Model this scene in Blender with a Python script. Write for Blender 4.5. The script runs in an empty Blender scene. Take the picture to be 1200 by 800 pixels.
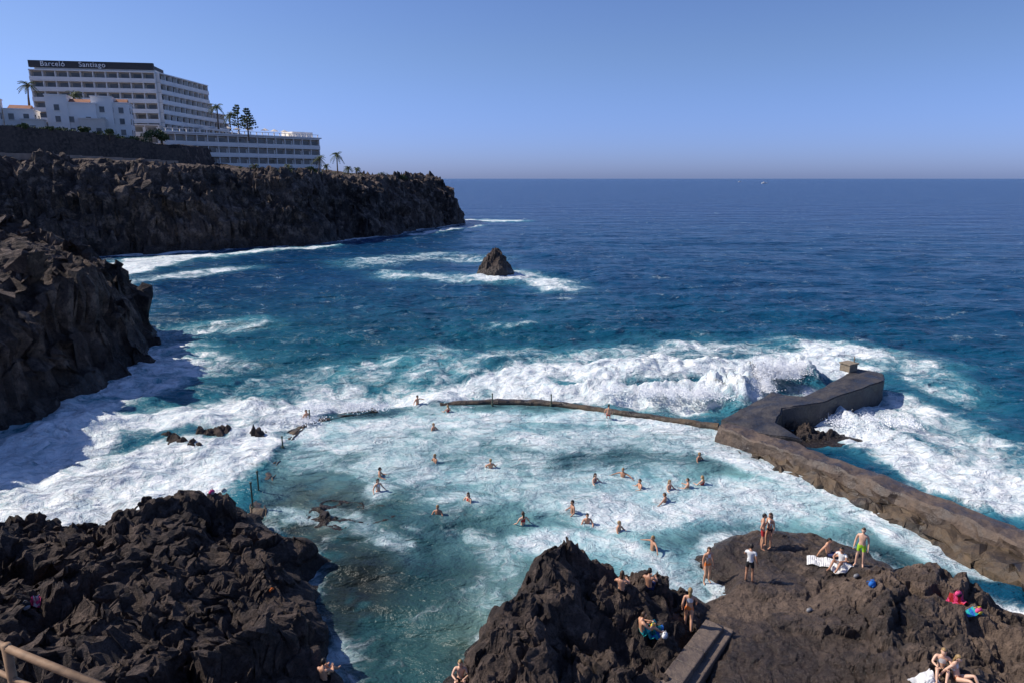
import bpy, math, random
import numpy as np
from mathutils import Vector, Matrix, Euler
from mathutils.bvhtree import BVHTree
random.seed(7); np.random.seed(7)
sc = bpy.context.scene
sc.view_settings.view_transform='Standard'; sc.view_settings.look='None'; sc.view_settings.exposure=0
CAMH=17.0; PIT=math.radians(13.4); S_=math.sin(PIT); C_=math.cos(PIT); F_=800.0
def bearing(u,v):
    x=(u-600)/F_; y=(400-v)/F_
    return Vector((x, C_+y*S_, -S_+y*C_))
def G(u,v,z=0.0):
    d=bearing(u,v); t=(z-CAMH)/d.z
    return (d.x*t, d.y*t)
# ---------------------------------------------------------------- noise
def h3(ix,iy,iz,seed=0):
    n=(ix.astype(np.int64)*374761393+iy.astype(np.int64)*668265263+iz.astype(np.int64)*2147483647+seed*974634777)&0xffffffff
    n=((n^(n>>13))*1274126177)&0xffffffff
    n=((n^(n>>15))*2246822519)&0xffffffff
    n=n^(n>>16)
    return (n&0xffffff)/float(0xffffff)
def vn(x,y,z=None,seed=0):
    if z is None: z=np.zeros_like(x)+0.37
    ix=np.floor(x);iy=np.floor(y);iz=np.floor(z)
    fx=x-ix;fy=y-iy;fz=z-iz
    fx=fx*fx*fx*(fx*(fx*6-15)+10);fy=fy*fy*fy*(fy*(fy*6-15)+10);fz=fz*fz*fz*(fz*(fz*6-15)+10)
    r=0
    for a in (0,1):
        wx=fx if a else 1-fx
        for b in (0,1):
            wy=fy if b else 1-fy
            for c in (0,1):
                wz=fz if c else 1-fz
                r=r+h3(ix+a,iy+b,iz+c,seed)*wx*wy*wz
    return r*2-1
def vn2(x,y,seed=0):
    ix=np.floor(x);iy=np.floor(y);fx=x-ix;fy=y-iy
    fx=fx*fx*fx*(fx*(fx*6-15)+10);fy=fy*fy*fy*(fy*(fy*6-15)+10)
    z=np.zeros_like(ix)
    a=h3(ix,iy,z,seed);b=h3(ix+1,iy,z,seed);c=h3(ix,iy+1,z,seed);d=h3(ix+1,iy+1,z,seed)
    return ((a*(1-fx)+b*fx)*(1-fy)+(c*(1-fx)+d*fx)*fy)*2-1
def fbm(x,y,o=4,seed=0,ridge=False):
    r=0;a=1;tot=0;ca,sa=math.cos(.6),math.sin(.6)
    for i in range(o):
        n=vn2(x,y,seed+i*11)
        if ridge: n=1-2*np.abs(n)
        r=r+n*a;tot+=a;a*=.5
        x,y=(x*ca-y*sa)*2.03+3.1,(x*sa+y*ca)*2.03+1.7
    return r/tot
def block(x,y,seed=0,tilt=1.2,crack=.1,cd=.22):
    """angular broken-rock relief: tilted Worley cells separated by cracks"""
    wx=x+.25*vn2(x*1.7,y*1.7,seed+50)+.1*vn2(x*4.7,y*4.7,seed+52);wy=y+.25*vn2(x*1.7+9,y*1.7,seed+51)+.1*vn2(x*4.7,y*4.7+5,seed+53)
    ix=np.floor(wx);iy=np.floor(wy);f1=np.full_like(x,9.);f2=np.full_like(x,9.);h=np.zeros_like(x)
    for a in(-1,0,1):
        for b in(-1,0,1):
            cx=ix+a;cy=iy+b;z=np.zeros_like(cx)
            dx=wx-cx-h3(cx,cy,z,seed);dy=wy-cy-h3(cx,cy,z,seed+1)
            d=np.hypot(dx,dy)
            v=(h3(cx,cy,z,seed+2)-.5)+((h3(cx,cy,z,seed+3)-.5)*dx+(h3(cx,cy,z,seed+4)-.5)*dy)*tilt
            m=d<f1
            f2=np.where(m,f1,np.minimum(f2,d));h=np.where(m,v,h);f1=np.where(m,d,f1)
    e=np.clip((f2-f1)/crack,0,1)
    return h*(.35+.65*e)-cd*(1-e)
def sstep(a,b,x):
    t=np.clip((x-a)/(b-a),0,1);return t*t*(3-2*t)
def dline(x,y,pts):
    r=np.full(x.shape,1e9)
    for (ax,ay),(bx,by) in zip(pts[:-1],pts[1:]):
        dx,dy=bx-ax,by-ay;L=dx*dx+dy*dy+1e-9
        t=np.clip(((x-ax)*dx+(y-ay)*dy)/L,0,1)
        r=np.minimum(r,np.hypot(x-ax-t*dx,y-ay-t*dy))
    return r
def sdist(x,y,poly):
    d=dline(x,y,list(poly)+[poly[0]])
    ins=np.zeros(x.shape,bool);n=len(poly)
    for i in range(n):
        ax,ay=poly[i];bx,by=poly[(i+1)%n]
        if ay==by: continue
        c=((ay>y)!=(by>y))&(x<(bx-ax)*(y-ay)/(by-ay)+ax)
        ins^=c
    return np.where(ins,d,-d)
# ---------------------------------------------------------------- node helpers
def newmat(name):
    m=bpy.data.materials.new(name);m.use_nodes=True
    nt=m.node_tree;b=nt.nodes['Principled BSDF'];return m,nt,b
def N(nt,t,**k):
    n=nt.nodes.new(t)
    for a,v in k.items(): setattr(n,a,v)
    return n
def setin(nt,n,i,v):
    s=n.inputs[i]
    if isinstance(v,bpy.types.NodeSocket): nt.links.new(v,s)
    else: s.default_value=v
def math_(nt,op,a,b=0.0,c=None,clamp=False):
    n=N(nt,'ShaderNodeMath',operation=op,use_clamp=clamp);setin(nt,n,0,a);setin(nt,n,1,b)
    if c is not None:setin(nt,n,2,c)
    return n.outputs[0]
def mixf(nt,f,a,b):
    n=N(nt,'ShaderNodeMix',data_type='FLOAT');setin(nt,n,0,f);setin(nt,n,2,a);setin(nt,n,3,b);return n.outputs[0]
def mixc(nt,f,a,b,bt='MIX'):
    n=N(nt,'ShaderNodeMix',data_type='RGBA',blend_type=bt);setin(nt,n,0,f)
    for i,v in((6,a),(7,b)):
        if not isinstance(v,bpy.types.NodeSocket) and len(v)==3:v=(*v,1)
        setin(nt,n,i,v)
    return n.outputs[2]
def mrange(nt,v,a,b,c=0.,d=1.,smooth=False):
    n=N(nt,'ShaderNodeMapRange');n.interpolation_type='SMOOTHSTEP' if smooth else 'LINEAR'
    for i,x in enumerate((v,a,b,c,d)):setin(nt,n,i,x)
    return n.outputs[0]
def noise(nt,vec,scale,det=4,rough=.55,dist=0.):
    n=N(nt,'ShaderNodeTexNoise');setin(nt,n,'Vector',vec);setin(nt,n,'Scale',scale);setin(nt,n,'Detail',det);setin(nt,n,'Roughness',rough);setin(nt,n,'Distortion',dist)
    return n
def objco(nt,scale=None):
    tc=N(nt,'ShaderNodeTexCoord')
    if scale is None:return tc.outputs['Object']
    mp=N(nt,'ShaderNodeMapping');setin(nt,mp,0,tc.outputs['Object']);mp.inputs['Scale'].default_value=scale
    return mp.outputs[0]
def bump(nt,b,h,strength,dist,prev=None):
    n=N(nt,'ShaderNodeBump');setin(nt,n,'Strength',strength);setin(nt,n,'Distance',dist);setin(nt,n,'Height',h)
    if prev is not None:nt.links.new(prev,n.inputs['Normal'])
    return n.outputs[0]
def simple(name,col,rough=.6,var=.15,scale=3.,bmp=0.,spec=.4):
    m,nt,b=newmat(name);co=objco(nt);n=noise(nt,co,scale,5)
    f=mrange(nt,n.outputs[0],.3,.7)
    c=mixc(nt,f,[x*(1-var) for x in col],[min(1,x*(1+var)) for x in col])
    nt.links.new(c,b.inputs['Base Color']);b.inputs['Roughness'].default_value=rough
    b.inputs['Specular IOR Level'].default_value=spec
    if bmp:
        nt.links.new(bump(nt,b,n.outputs[0],1.,bmp),b.inputs['Normal'])
    return m
def rockmat(name,dark,mid,light,s=1.,lightamt=.5,bs=1.,wetc=.6):
    m,nt,b=newmat(name);co=objco(nt)
    n1=noise(nt,co,.35*s,6,.6,.3).outputs[0];n2=noise(nt,co,2.2*s,8,.68).outputs[0];n3=noise(nt,co,9*s,6,.72).outputs[0]
    c=mixc(nt,mrange(nt,n1,.38,.6),dark,mid)
    c=mixc(nt,math_(nt,'MULTIPLY',mrange(nt,n2,.49,.63),lightamt),c,light)
    c=mixc(nt,mrange(nt,n3,.32,.5,.85,0.),c,[x*.3 for x in dark])  # cavity shade painted into the colour where the fine noise is low
    at=N(nt,'ShaderNodeAttribute',attribute_name='wet').outputs['Fac']
    c=mixc(nt,math_(nt,'MULTIPLY',at,wetc),c,(.012,.010,.010))
    nt.links.new(c,b.inputs['Base Color'])
    nt.links.new(mrange(nt,at,0,1,.88,.25),b.inputs['Roughness'])
    b.inputs['Specular IOR Level'].default_value=.4
    v=N(nt,'ShaderNodeTexVoronoi');setin(nt,v,'Vector',co);setin(nt,v,'Scale',4.5*s)
    p=bump(nt,b,n2,.9,.42*bs/s);p=bump(nt,b,v.outputs[0],.5,.10*bs/s,p);p=bump(nt,b,n3,1.,.15*bs/s,p)
    nt.links.new(p,b.inputs['Normal']);return m
M_rock=rockmat('lava_rock',(.046,.034,.030),(.105,.073,.058),(.24,.17,.132),1.,.55)
M_plat=rockmat('platform_rock',(.062,.045,.036),(.15,.104,.076),(.27,.19,.14),.9,.55,.6,.6)
M_cliff=rockmat('cliff_rock',(.048,.037,.034),(.135,.095,.076),(.36,.26,.20),.22,.85)  # strong pale tone paints sunlit patches into the cliff colour, scattered by noise
# ---------------------------------------------------------------- mesh helpers
def link(o):
    sc.collection.objects.link(o);return o
def grid_obj(name,X,Y,Z,mat,attrs=None,keep=None,smooth=True):
    n,m=X.shape;co=np.stack([X,Y,Z],-1).reshape(-1,3).astype(np.float32)
    idx=np.arange(n*m).reshape(n,m)
    q=np.stack([idx[:-1,:-1],idx[:-1,1:],idx[1:,1:],idx[1:,:-1]],-1).reshape(-1,4)
    if keep is not None:
        k=keep.reshape(-1);q=q[k[q].any(1)]
        used=np.zeros(n*m,bool);used[q.reshape(-1)]=True
        mp=np.cumsum(used)-1;q=mp[q];co=co[used]
        if attrs:attrs={a:v.reshape((-1,)+v.shape[2:])[used] for a,v in attrs.items()}
    me=bpy.data.meshes.new(name);me.vertices.add(len(co));me.vertices.foreach_set('co',co.reshape(-1))
    me.loops.add(q.size);me.loops.foreach_set('vertex_index',q.reshape(-1).astype(np.int32))
    me.polygons.add(len(q));me.polygons.foreach_set('loop_start',np.arange(0,q.size,4,dtype=np.int32))
    me.polygons.foreach_set('use_smooth',np.full(len(q),smooth))
    me.update(calc_edges=True)
    if attrs:
        for a,v in attrs.items():
            v=np.asarray(v,np.float32)
            if v.ndim>=2 and v.shape[-1]==4:
                at=me.attributes.new(a,'FLOAT_COLOR','POINT');at.data.foreach_set('color',v.reshape(-1))
            else:
                at=me.attributes.new(a,'FLOAT','POINT');at.data.foreach_set('value',v.reshape(-1))
    me.materials.append(mat)
    return link(bpy.data.objects.new(name,me))
class MB:
    def __init__(s):s.v=[];s.f=[];s.m=[];s.mats=[]
    def mi(s,mat):
        if mat not in s.mats:s.mats.append(mat)
        return s.mats.index(mat)
    def add(s,vs,fs,mat):
        o=len(s.v);s.v+= [tuple(p) for p in vs];k=s.mi(mat)
        for f in fs:s.f.append([i+o for i in f]);s.m.append(k)
    def box(s,c,d,rz=0,mat=None,M=None):
        hx,hy,hz=d[0]/2,d[1]/2,d[2]/2;ca,sa=math.cos(rz),math.sin(rz);vs=[]
        for z in(-hz,hz):
            for x,y in((-hx,-hy),(hx,-hy),(hx,hy),(-hx,hy)):
                vs.append((c[0]+x*ca-y*sa,c[1]+x*sa+y*ca,c[2]+z))
        s.add(vs,[(3,2,1,0),(4,5,6,7),(0,1,5,4),(1,2,6,5),(2,3,7,6),(3,0,4,7)],mat)
    def tube(s,pts,rs,mat,n=8,cap=True):
        pts=[Vector(p) for p in pts];vs=[];fs=[]
        up=Vector((0,0,1))
        for i,p in enumerate(pts):
            d=(pts[min(i+1,len(pts)-1)]-pts[max(i-1,0)]).normalized()
            a=d.cross(up)
            if a.length<.1:a=d.cross(Vector((0,1,0)))
            a.normalize();b=d.cross(a)
            for k in range(n):
                t=k/n*math.tau;vs.append(p+(a*math.cos(t)+b*math.sin(t))*rs[i])
        for i in range(len(pts)-1):
            for k in range(n):
                k2=(k+1)%n;fs.append((i*n+k,i*n+k2,(i+1)*n+k2,(i+1)*n+k))
        if cap:fs+= [tuple(range(n-1,-1,-1)),tuple((len(pts)-1)*n+k for k in range(n))]
        s.add(vs,fs,mat)
    def ell(s,c,r,mat,M=None,nu=10,nv=7,fn=None):
        vs=[];fs=[]
        for j in range(nv+1):
            ph=-math.pi/2+math.pi*j/nv
            for i in range(nu):
                th=math.tau*i/nu
                p=Vector((math.cos(ph)*math.cos(th)*r[0],math.cos(ph)*math.sin(th)*r[1],math.sin(ph)*r[2]))
                if fn:p=fn(p)
                if M is not None:p=M@p
                vs.append(p+Vector(c))
        for j in range(nv):
            for i in range(nu):
                i2=(i+1)%nu;fs.append((j*nu+i,j*nu+i2,(j+1)*nu+i2,(j+1)*nu+i))
        s.add(vs,fs,mat)
    def obj(s,name,parent=None,smooth=False,loc=None,bevel=0):
        me=bpy.data.meshes.new(name);me.from_pydata(s.v,[],s.f)
        for m in s.mats:me.materials.append(m)
        me.polygons.foreach_set('material_index',s.m);me.polygons.foreach_set('use_smooth',[smooth]*len(s.f));me.update()
        o=link(bpy.data.objects.new(name,me))
        if loc:o.location=loc
        if parent:o.parent=parent
        if bevel:
            b=o.modifiers.new('bev','BEVEL');b.width=bevel;b.segments=2
        return o
def empty(name,loc=(0,0,0)):
    e=bpy.data.objects.new(name,None);e.location=loc;e.empty_display_size=1;return link(e)
# ---------------------------------------------------------------- LAND
COAST=[(-20,268),(-27,246),(-36,225),(-41,208),(-46,197),(-55.6,179),(-66,173),(-73,167),(-82,160),(-91,155),(-104,149),(-113,138),(-110,122),(-96,106),(-76,95),(-60,87),(-49,80),(-41.5,74),(-38.2,68),(-36.2,61),(-35,54),(-34,47),(-33.5,42),(-36,34),(-42,20),(-60,0),(-300,0),(-300,420),(-120,400),(-60,330),(-24,292)]
UPPER=[(-260,95),(-170,130),(-122,170),(-107,185),(-94,203),(-97,235),(-92,262),(-100,320),(-260,360)]
def land(x,y,near=False):
    d=sdist(x,y,COAST)
    d=d+fbm(x*.07,y*.07,4,3)*4.0+fbm(x*.25,y*.25,3,9,True)*1.4
    far=17.6+3.7*sstep(-50,-105,x)
    far=far-3.5*sstep(-34,-18,x)*(fbm(x*.1,y*.1,3,40)*.5+.5)
    nr=8.6+np.clip(-(x+46),0,60)*.13+fbm(x*.12,y*.12,4,5,True)*1.5
    w=sstep(100,135,y);H=nr*(1-w)+far*w
    wd=H*np.where(y>125,.62,.5)
    p=np.clip(d/wd,-1,1)
    prof=np.where(p>0,0.12*p+.88*(1-(1-np.clip(p,0,1))**1.5),p*.6)
    z=H*prof
    led=np.abs(((z+fbm(x*.1,y*.1,3,21)*2.2)/3.7)%1-.5)*2
    z=z+(led-.5)*1.9*np.where((p>0)&(p<1),1,0)*np.clip(z/3,0,1)
    top=(p>=1)
    rough=fbm(x*.5,y*.5,4,15,True)*.9+fbm(x*.17,y*.17,3,33,True)*1.6
    z=z+rough*np.where(p>0,np.where(top,.22,1.)*np.clip(d/3,0,1),.2)
    up=sdist(x,y,UPPER)
    z=z+sstep(0.2,1.6,up)*(28.3-21.3)*w*(.75+.25*sstep(200,180,y))
    return z,d
def land_obj(name,x0,x1,y0,y1,st):
    xs=np.arange(x0,x1+.01,st);ys=np.arange(y0,y1+.01,st);X,Y=np.meshgrid(xs,ys)
    Z,d=land(X,Y)
    steep=np.clip(1-np.abs(d-5)/9,0,1)*np.clip(Z/2,0,1)
    steep=np.maximum(steep,.25*np.clip(Z/3,0,1)*(sdist(X,Y,UPPER)<0))
    gy,gx=np.gradient(Z,st);L=np.sqrt(gx*gx+gy*gy+1);nx,ny,nz=-gx/L,-gy/L,1/L
    s=.45*X+.89*Y+.6*vn(X*.1,Y*.1,Z*.1,77)*4;t=Z*1.25+.35*X
    D=block(s*.13,t*.16,11,1.6,.10,.32)*3.1+block(s*.36,t*.42,12,1.6,.12,.32)*1.45+block(s*.95,t*1.0,14,1.5,.16,.32)*.55+fbm(s*.5,t*.5,4,71,True)*.5
    D=D*steep
    X2=X+nx*D+vn(X*.9,Y*.9,Z*.9,6)*.3*steep
    Y2=Y+ny*D+vn(X*.9,Y*.9,Z*.9,8)*.3*steep
    Z2=Z+nz*D+vn(X*.8,Y*.8,Z*.8,12)*.4*steep
    wet=sstep(3.4,.6,Z2+fbm(X*.3,Y*.3,3,2)*1.2)
    return grid_obj(name,X2,Y2,Z2,M_cliff,{'wet':wet},keep=Z2>-1.2,smooth=False)
land_obj('headland_cliff',-185,-8,116,330,.5)
land_obj('coastal_cliff',-100,-28,4,116,.28)
LROCK=[(-9.2,28.0),(-10.2,29.6),(-12.4,31.0),(-14.5,31.6),(-18,30.6),(-24,29.4),(-34,30.5),(-40,20),(-30,4),(-5,4),(-6.0,15),(-6.3,20),(-7.2,23),(-8.5,26)]
CROCK=[(-2.3,20.3),(-1.3,22.3),(.5,24.3),(2.0,25.8),(3.4,26.0),(5.0,25.4),(7.6,25.2),(8.4,23.6),(7.2,21.6),(6.3,19.5),(5.5,14),(-2.6,14)]
PLAT=[(7.6,24.5),(9.0,26.0),(8.2,28.2),(9.6,29.8),(11.2,30.5),(14,30.2),(15.8,29.2),(17.2,26.9),(18.8,24.9),(20.4,23.3),(24,20),(30,10),(5.6,8),(5.8,18),(6.6,20.5)]
def craggy(x,y,a1,a2,a3,a4,sd):
    return block(x*.36,y*.36,sd,1.4,.16,.3)*a1+block(x*.9,y*.9,sd+7,1.5,.16,.3)*a2+block(x*2.3,y*2.3,sd+14,1.5,.2,.3)*a3+fbm(x*2.8,y*2.8,4,sd+20,True)*a4
def h_left(x,y):
    d=sdist(x,y,LROCK)+fbm(x*.35,y*.35,4,3)*1.2
    p=np.clip(d/2.4,-1,1);pp=np.clip(p,0,1)
    r=fbm(x*.2,y*.2,3,17)*1.0+craggy(x,y,1.15,.6,.25,.15,4)
    return np.where(p>0,2.2*(1-(1-pp)**2)+r*sstep(0,1,pp*1.3),p*2.2)
def h_cen(x,y):
    d=sdist(x,y,CROCK)+fbm(x*.5,y*.5,4,23)*.7
    p=np.clip(d/1.8,-1,1);pp=np.clip(p,0,1)
    pk=2.1*np.exp(-((x-1.9)**2/5+(y-23.4)**2/5))+1.5*np.exp(-((x-.3)**2/4+(y-20.5)**2/5))+.9*np.exp(-((x-5.4)**2/2.5+(y-22.6)**2/3.5))
    r=fbm(x*.45,y*.45,3,27,True)*.5+craggy(x+30,y,.7,.52,.24,.13,9)
    return np.where(p>0,(.75+pk)*(1-(1-pp)**2)+r*sstep(0,1,pp*1.2)*sstep(8,6,x),p*2.)
def h_plat(x,y):
    d=sdist(x,y,PLAT)+fbm(x*.6,y*.6,4,31)*.7
    p=np.clip(d/1.1,-1,1);pp=np.clip(p,0,1)
    rr=sstep(11.5,15,x+ (24-y)*.35)*sstep(27,24,y)
    r=fbm(x*.3,y*.3,4,37,True)*(.22+.5*rr)+block(x*.4,y*.4,41,1.2,.14,.25)*(.16+.5*rr)+block(x*1.2,y*1.2,43,1.4,.14,.3)*(.08+.26*rr)+fbm(x*2.6,y*2.6,4,39,True)*(.06+.09*rr)
    return np.where(p>0,(.75+.45*rr)*(1-(1-pp)**2)+r*sstep(0,1,pp),p*1.6)
def rock_obj(name,fn,x0,x1,y0,y1,st,mat,lat=.12,wf=None):
    xs=np.arange(x0,x1+.001,st);ys=np.arange(y0,y1+.001,st);X,Y=np.meshgrid(xs,ys);Z=fn(X,Y)
    k=np.clip(Z*2,0,1)*lat
    X2=X+(vn(X*1.3,Y*1.3,Z*1.3,51)+.6*vn(X*3,Y*3,Z*3,53))*k;Y2=Y+(vn(X*1.3,Y*1.3,Z*1.3,52)+.6*vn(X*3,Y*3,Z*3,54))*k
    w=sstep(.9,.15,Z+fbm(X*.6,Y*.6,3,61)*.35)
    if wf is not None:w=np.maximum(w,wf(X,Y,Z))
    return grid_obj(name,X2,Y2,Z,mat,{'wet':w},keep=Z>-.9,smooth=False)
R=[]
R.append(rock_obj('lava_rock',h_left,-36,-4,9,33,.08,M_rock,.3))
R.append(rock_obj('lava_rock.001',h_cen,-4,9.5,13,27.5,.055,M_rock,.2))
R.append(rock_obj('rock_platform',h_plat,4,27,12,32,.065,M_plat,.05,
   lambda X,Y,Z:np.maximum(sstep(.1,-.12,fbm(X*.55,Y*.55,4,71)+.3*sstep(13,16,X))*.8,sstep(3.4,1.5,np.hypot((X-9.2)/1.3,(Y-19.8))+fbm(X,Y,3,75)*.7)*1.)))
def blob_rock(name,cx,cy,rx,ry,h,seed,st=.12,mat=M_rock,sharp=1.,rg=.3,crg=.3):
    xs=np.arange(cx-rx*1.7,cx+rx*1.7,st);ys=np.arange(cy-ry*1.7,cy+ry*1.7,st);X,Y=np.meshgrid(xs,ys)
    r=np.hypot((X-cx)/rx,(Y-cy)/ry)+fbm(X/rx*1.8,Y/ry*1.8,4,seed)*rg
    p=1-r
    Z=np.where(p>0,h*np.clip(p,0,1)**sharp,p*max(h,.4))+(block(X*.8,Y*.8,seed,1.5,.2)*crg*2+block(X*2.,Y*2.,seed+6,1.5,.2)*crg)*np.clip(p*3,0,1)
    k=np.clip(Z,0,1)*.25
    X2=X+vn(X,Y,Z,seed)*k;Y2=Y+vn(X,Y,Z,seed+2)*k
    return grid_obj(name,X2,Y2,Z,mat,{'wet':sstep(max(h,.8)*.6,.1,Z)},keep=Z>-.6,smooth=False)
blob_rock('sea_stack',-3.1,124.5,3.6,3.4,4.7,81,.16,M_rock,.7,.25,.45)
x,y=G(232,520);blob_rock('low_rock',x,y,4.2,2.2,.5,85,.1,M_rock,1,.7,.4)
x,y=G(400,600);blob_rock('low_rock',x,y,2.2,1.3,-.02,86,.08,M_rock,1,.8,.25)
# ---------------------------------------------------------------- concrete
def concrete(name,a,b2,d):
    m,nt,b=newmat(name);co=objco(nt)
    n1=noise(nt,co,.7,7,.65).outputs[0];n2=noise(nt,co,5,7,.7).outputs[0]
    c=mixc(nt,mrange(nt,n1,.38,.62),a,b2);c=mixc(nt,mrange(nt,n2,.5,.75,0,.6),c,d)
    nt.links.new(c,b.inputs['Base Color']);nt.links.new(mrange(nt,n1,.4,.6,.3,.75),b.inputs['Roughness'])
    nt.links.new(bump(nt,b,n2,.8,.08,bump(nt,b,n1,.8,.2)),b.inputs['Normal']);return m
M_wall=concrete('sea_wall_concrete',(.05,.038,.032),(.15,.105,.075),(.025,.021,.019))
M_wallw=concrete('wet_wall_concrete',(.03,.025,.02),(.12,.08,.045),(.02,.02,.018))
M_pier=concrete('pier_concrete',(.026,.025,.026),(.07,.062,.06),(.016,.015,.015))
def resample(pts,st):
    out=[]
    for a,b_ in zip(pts[:-1],pts[1:]):
        n=max(1,int(math.dist(a,b_)/st))
        for i in range(n):
            t=i/n;out.append(tuple(a[k]*(1-t)+b_[k]*t for k in range(len(a))))
    out.append(pts[-1]);return out
def smoothp(p,it=2):
    for _ in range(it):
        q=[p[0]]
        for a,b_ in zip(p[:-1],p[1:]):
            q.append(tuple(a[k]*.75+b_[k]*.25 for k in range(len(a))));q.append(tuple(a[k]*.25+b_[k]*.75 for k in range(len(a))))
        q.append(p[-1]);p=q
    return p
def wall(name,pts,mat,flare=.15,rough=.06,sm=2,st=.25,bottom=-1.2):
    P=resample(smoothp(pts,sm) if sm else pts,st)
    n=len(P);rows=[]
    for i,p in enumerate(P):
        a=P[max(0,i-1)];c=P[min(n-1,i+1)];dx,dy=c[0]-a[0],c[1]-a[1];L=math.hypot(dx,dy)+1e-9;nx,ny=dy/L,-dx/L
        w=p[3];zt=p[2]
        offs=[(-w-flare*2,bottom),(-w-flare,zt*.3),(-w-flare*.5,zt*.65),(-w,zt-.1),(-w+.1,zt),(-w*.5,zt+.01),(0,zt+.02),(w*.5,zt+.01),(w-.1,zt),(w,zt-.1),(w+flare*.5,zt*.65),(w+flare,zt*.3),(w+flare*2,bottom)]
        rows.append([(p[0]+nx*o,p[1]+ny*o,z) for o,z in offs])
    A=np.array(rows);X,Y,Z=A[...,0].copy(),A[...,1].copy(),A[...,2].copy()
    X+=(vn(X*1.1,Y*1.1,Z*2,5)+.7*vn(X*3,Y*3,Z*3,7))*rough*1.5;Y+=(vn(X*1.1,Y*1.1,Z*2,6)+.7*vn(X*3,Y*3,Z*3,8))*rough*1.5;Z+=(vn(X*.9,Y*.9,Z,9)+.8*vn(X*2.7,Y*2.7,Z,10))*rough
    def cap(r):
        c=r.mean(0);return np.repeat(c[None],r.shape[0],0)
    B=np.stack([X,Y,Z],-1);B=np.concatenate([cap(B[0])[None],B,cap(B[-1])[None]],0)
    return grid_obj(name,B[...,0],B[...,1],B[...,2],mat,{'wet':np.ones(B.shape[:2])*.4},smooth=False)
R.append(wall('sea_wall',[(14.2,43.3,.95,.7),(17.3,39.4,.95,.72),(19.5,36,.95,.75),(21.7,31.9,1.0,.75),(23.6,28.4,1.05,.8),(25.6,23.5,1.2,1.),(27.5,17,1.3,1.)],M_wall,.15,.08))
R.append(wall('sea_wall_footing',[(14.9,41.2,.2,.35),(17.3,37.5,.28,.45),(19.6,33.3,.3,.55),(21.5,29.6,.45,.9),(23.0,26,.7,1.5),(25,21,.9,2.)],M_wallw,.35,.28))
def prism(name,poly,z0,mat,bev=.08):
    import bmesh
    bm=bmesh.new();vs=[bm.verts.new((x,y,z0)) for x,y,_ in poly];tops=[bm.verts.new(p) for p in poly];n=len(poly)
    bm.faces.new(vs[::-1]);bm.faces.new(tops)
    for i in range(n):bm.faces.new((vs[i],vs[(i+1)%n],tops[(i+1)%n],tops[i]))
    bmesh.ops.recalc_face_normals(bm,faces=bm.faces)
    bmesh.ops.bevel(bm,geom=[e for e in bm.edges if max(e.verts[0].co.z,e.verts[1].co.z)>z0+.1],offset=bev,segments=2,affect='EDGES')
    bmesh.ops.triangulate(bm,faces=[f for f in bm.faces if len(f.verts)>4])
    for k in range(2):bmesh.ops.subdivide_edges(bm,edges=[e for e in bm.edges if e.calc_length()>1.],cuts=2,use_grid_fill=True)
    bmesh.ops.triangulate(bm,faces=[f for f in bm.faces if len(f.verts)>4])
    for v in bm.verts:
        c=v.co;a=np.array([c.x]);b2=np.array([c.y]);c2=np.array([c.z])
        v.co.x+=float(vn(a*1.1,b2*1.1,c2*1.1,3)[0])*.1;v.co.y+=float(vn(a*1.1,b2*1.1,c2*1.1,4)[0])*.1;v.co.z+=float(vn(a*1.5,b2*1.5,c2*0,5)[0])*.06
    me=bpy.data.meshes.new(name);bm.to_mesh(me);me.materials.append(mat);return link(bpy.data.objects.new(name,me))
def GZ(u,v,z):return (*G(u,v,z),z)
pier=[GZ(846,491,.97),GZ(903,459,1.5),GZ(942,464,1.65),GZ(1004,431,1.7),GZ(1037,437,1.7),GZ(1037,445,1.65),GZ(960,472,1.6),GZ(917,478,1.5),GZ(910,494,1.2),GZ(940,514,1.0),GZ(890,507,.98)]
R.append(prism('pier',pier,-1,M_pier))
blob_rock('pier_rubble',20.2,43.6,2.6,1.6,.5,93,.1,M_rock,.8,.6,.4)
pz=1.68
bx=G(994,434,pz);mb=MB();M_conc=simple('weathered_concrete',(.26,.21,.15),.8,.3,4,.04)
mb.box((bx[0],bx[1],pz+.3),(1.0,.9,.6),.5,M_conc);mb.box((bx[0],bx[1],pz+.65),(1.15,1.05,.1),.5,M_conc)
mb.tube([(bx[0]+.4,bx[1],pz+.6),(bx[0]+.4,bx[1],pz+1.2)],[.05,.05],M_conc);mb.obj('mooring_block',bevel=.03)
pw=[(*G(842,496,.35),.32,.28),(*G(790,488,.3),.18,.26),(*G(740,481,.3),.17,.26),(*G(690,474,.3),.2,.26),(*G(640,468,.3),.22,.3),(*G(580,466,.3),.22,.3),(*G(515,469,.3),.12,.28)]
wall('pool_wall',pw,M_wallw,.08,.05)
pw2=[(*G(440,476,.2),-.2,.3),(*G(400,482,.2),-.1,.3),(*G(368,489,.2),.05,.28),(*G(345,500,.2),.02,.28),(*G(328,522,.2),.05,.28),(*G(315,545,.2),-.06,.3),(*G(303,585,.2),.02,.3),(*G(300,602,.3),.15,.3)]
wall('pool_wall',pw2,M_wallw,.1,.1)
M_slab=concrete('slab_concrete',(.08,.06,.05),(.17,.125,.095),(.045,.037,.032))
sl=MB();a=Vector((*G(838,728,1.0),0));b_=Vector((*G(786,800,1.0),0));b_=a+(b_-a)*1.2;dd=b_-a;ang=math.atan2(dd.y,dd.x)
mid=(a+b_)/2
for k in range(5):
    c=a.lerp(b_,(k+.5)/5);sl.box((c.x,c.y,.74+.03*k),(dd.length/5-.03,.7,.5),ang,M_slab)
sl.box((mid.x+.5,mid.y-.1,.62),(dd.length,.4,.4),ang,M_slab)
R.append(sl.obj('concrete_steps',bevel=.04))
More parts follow.
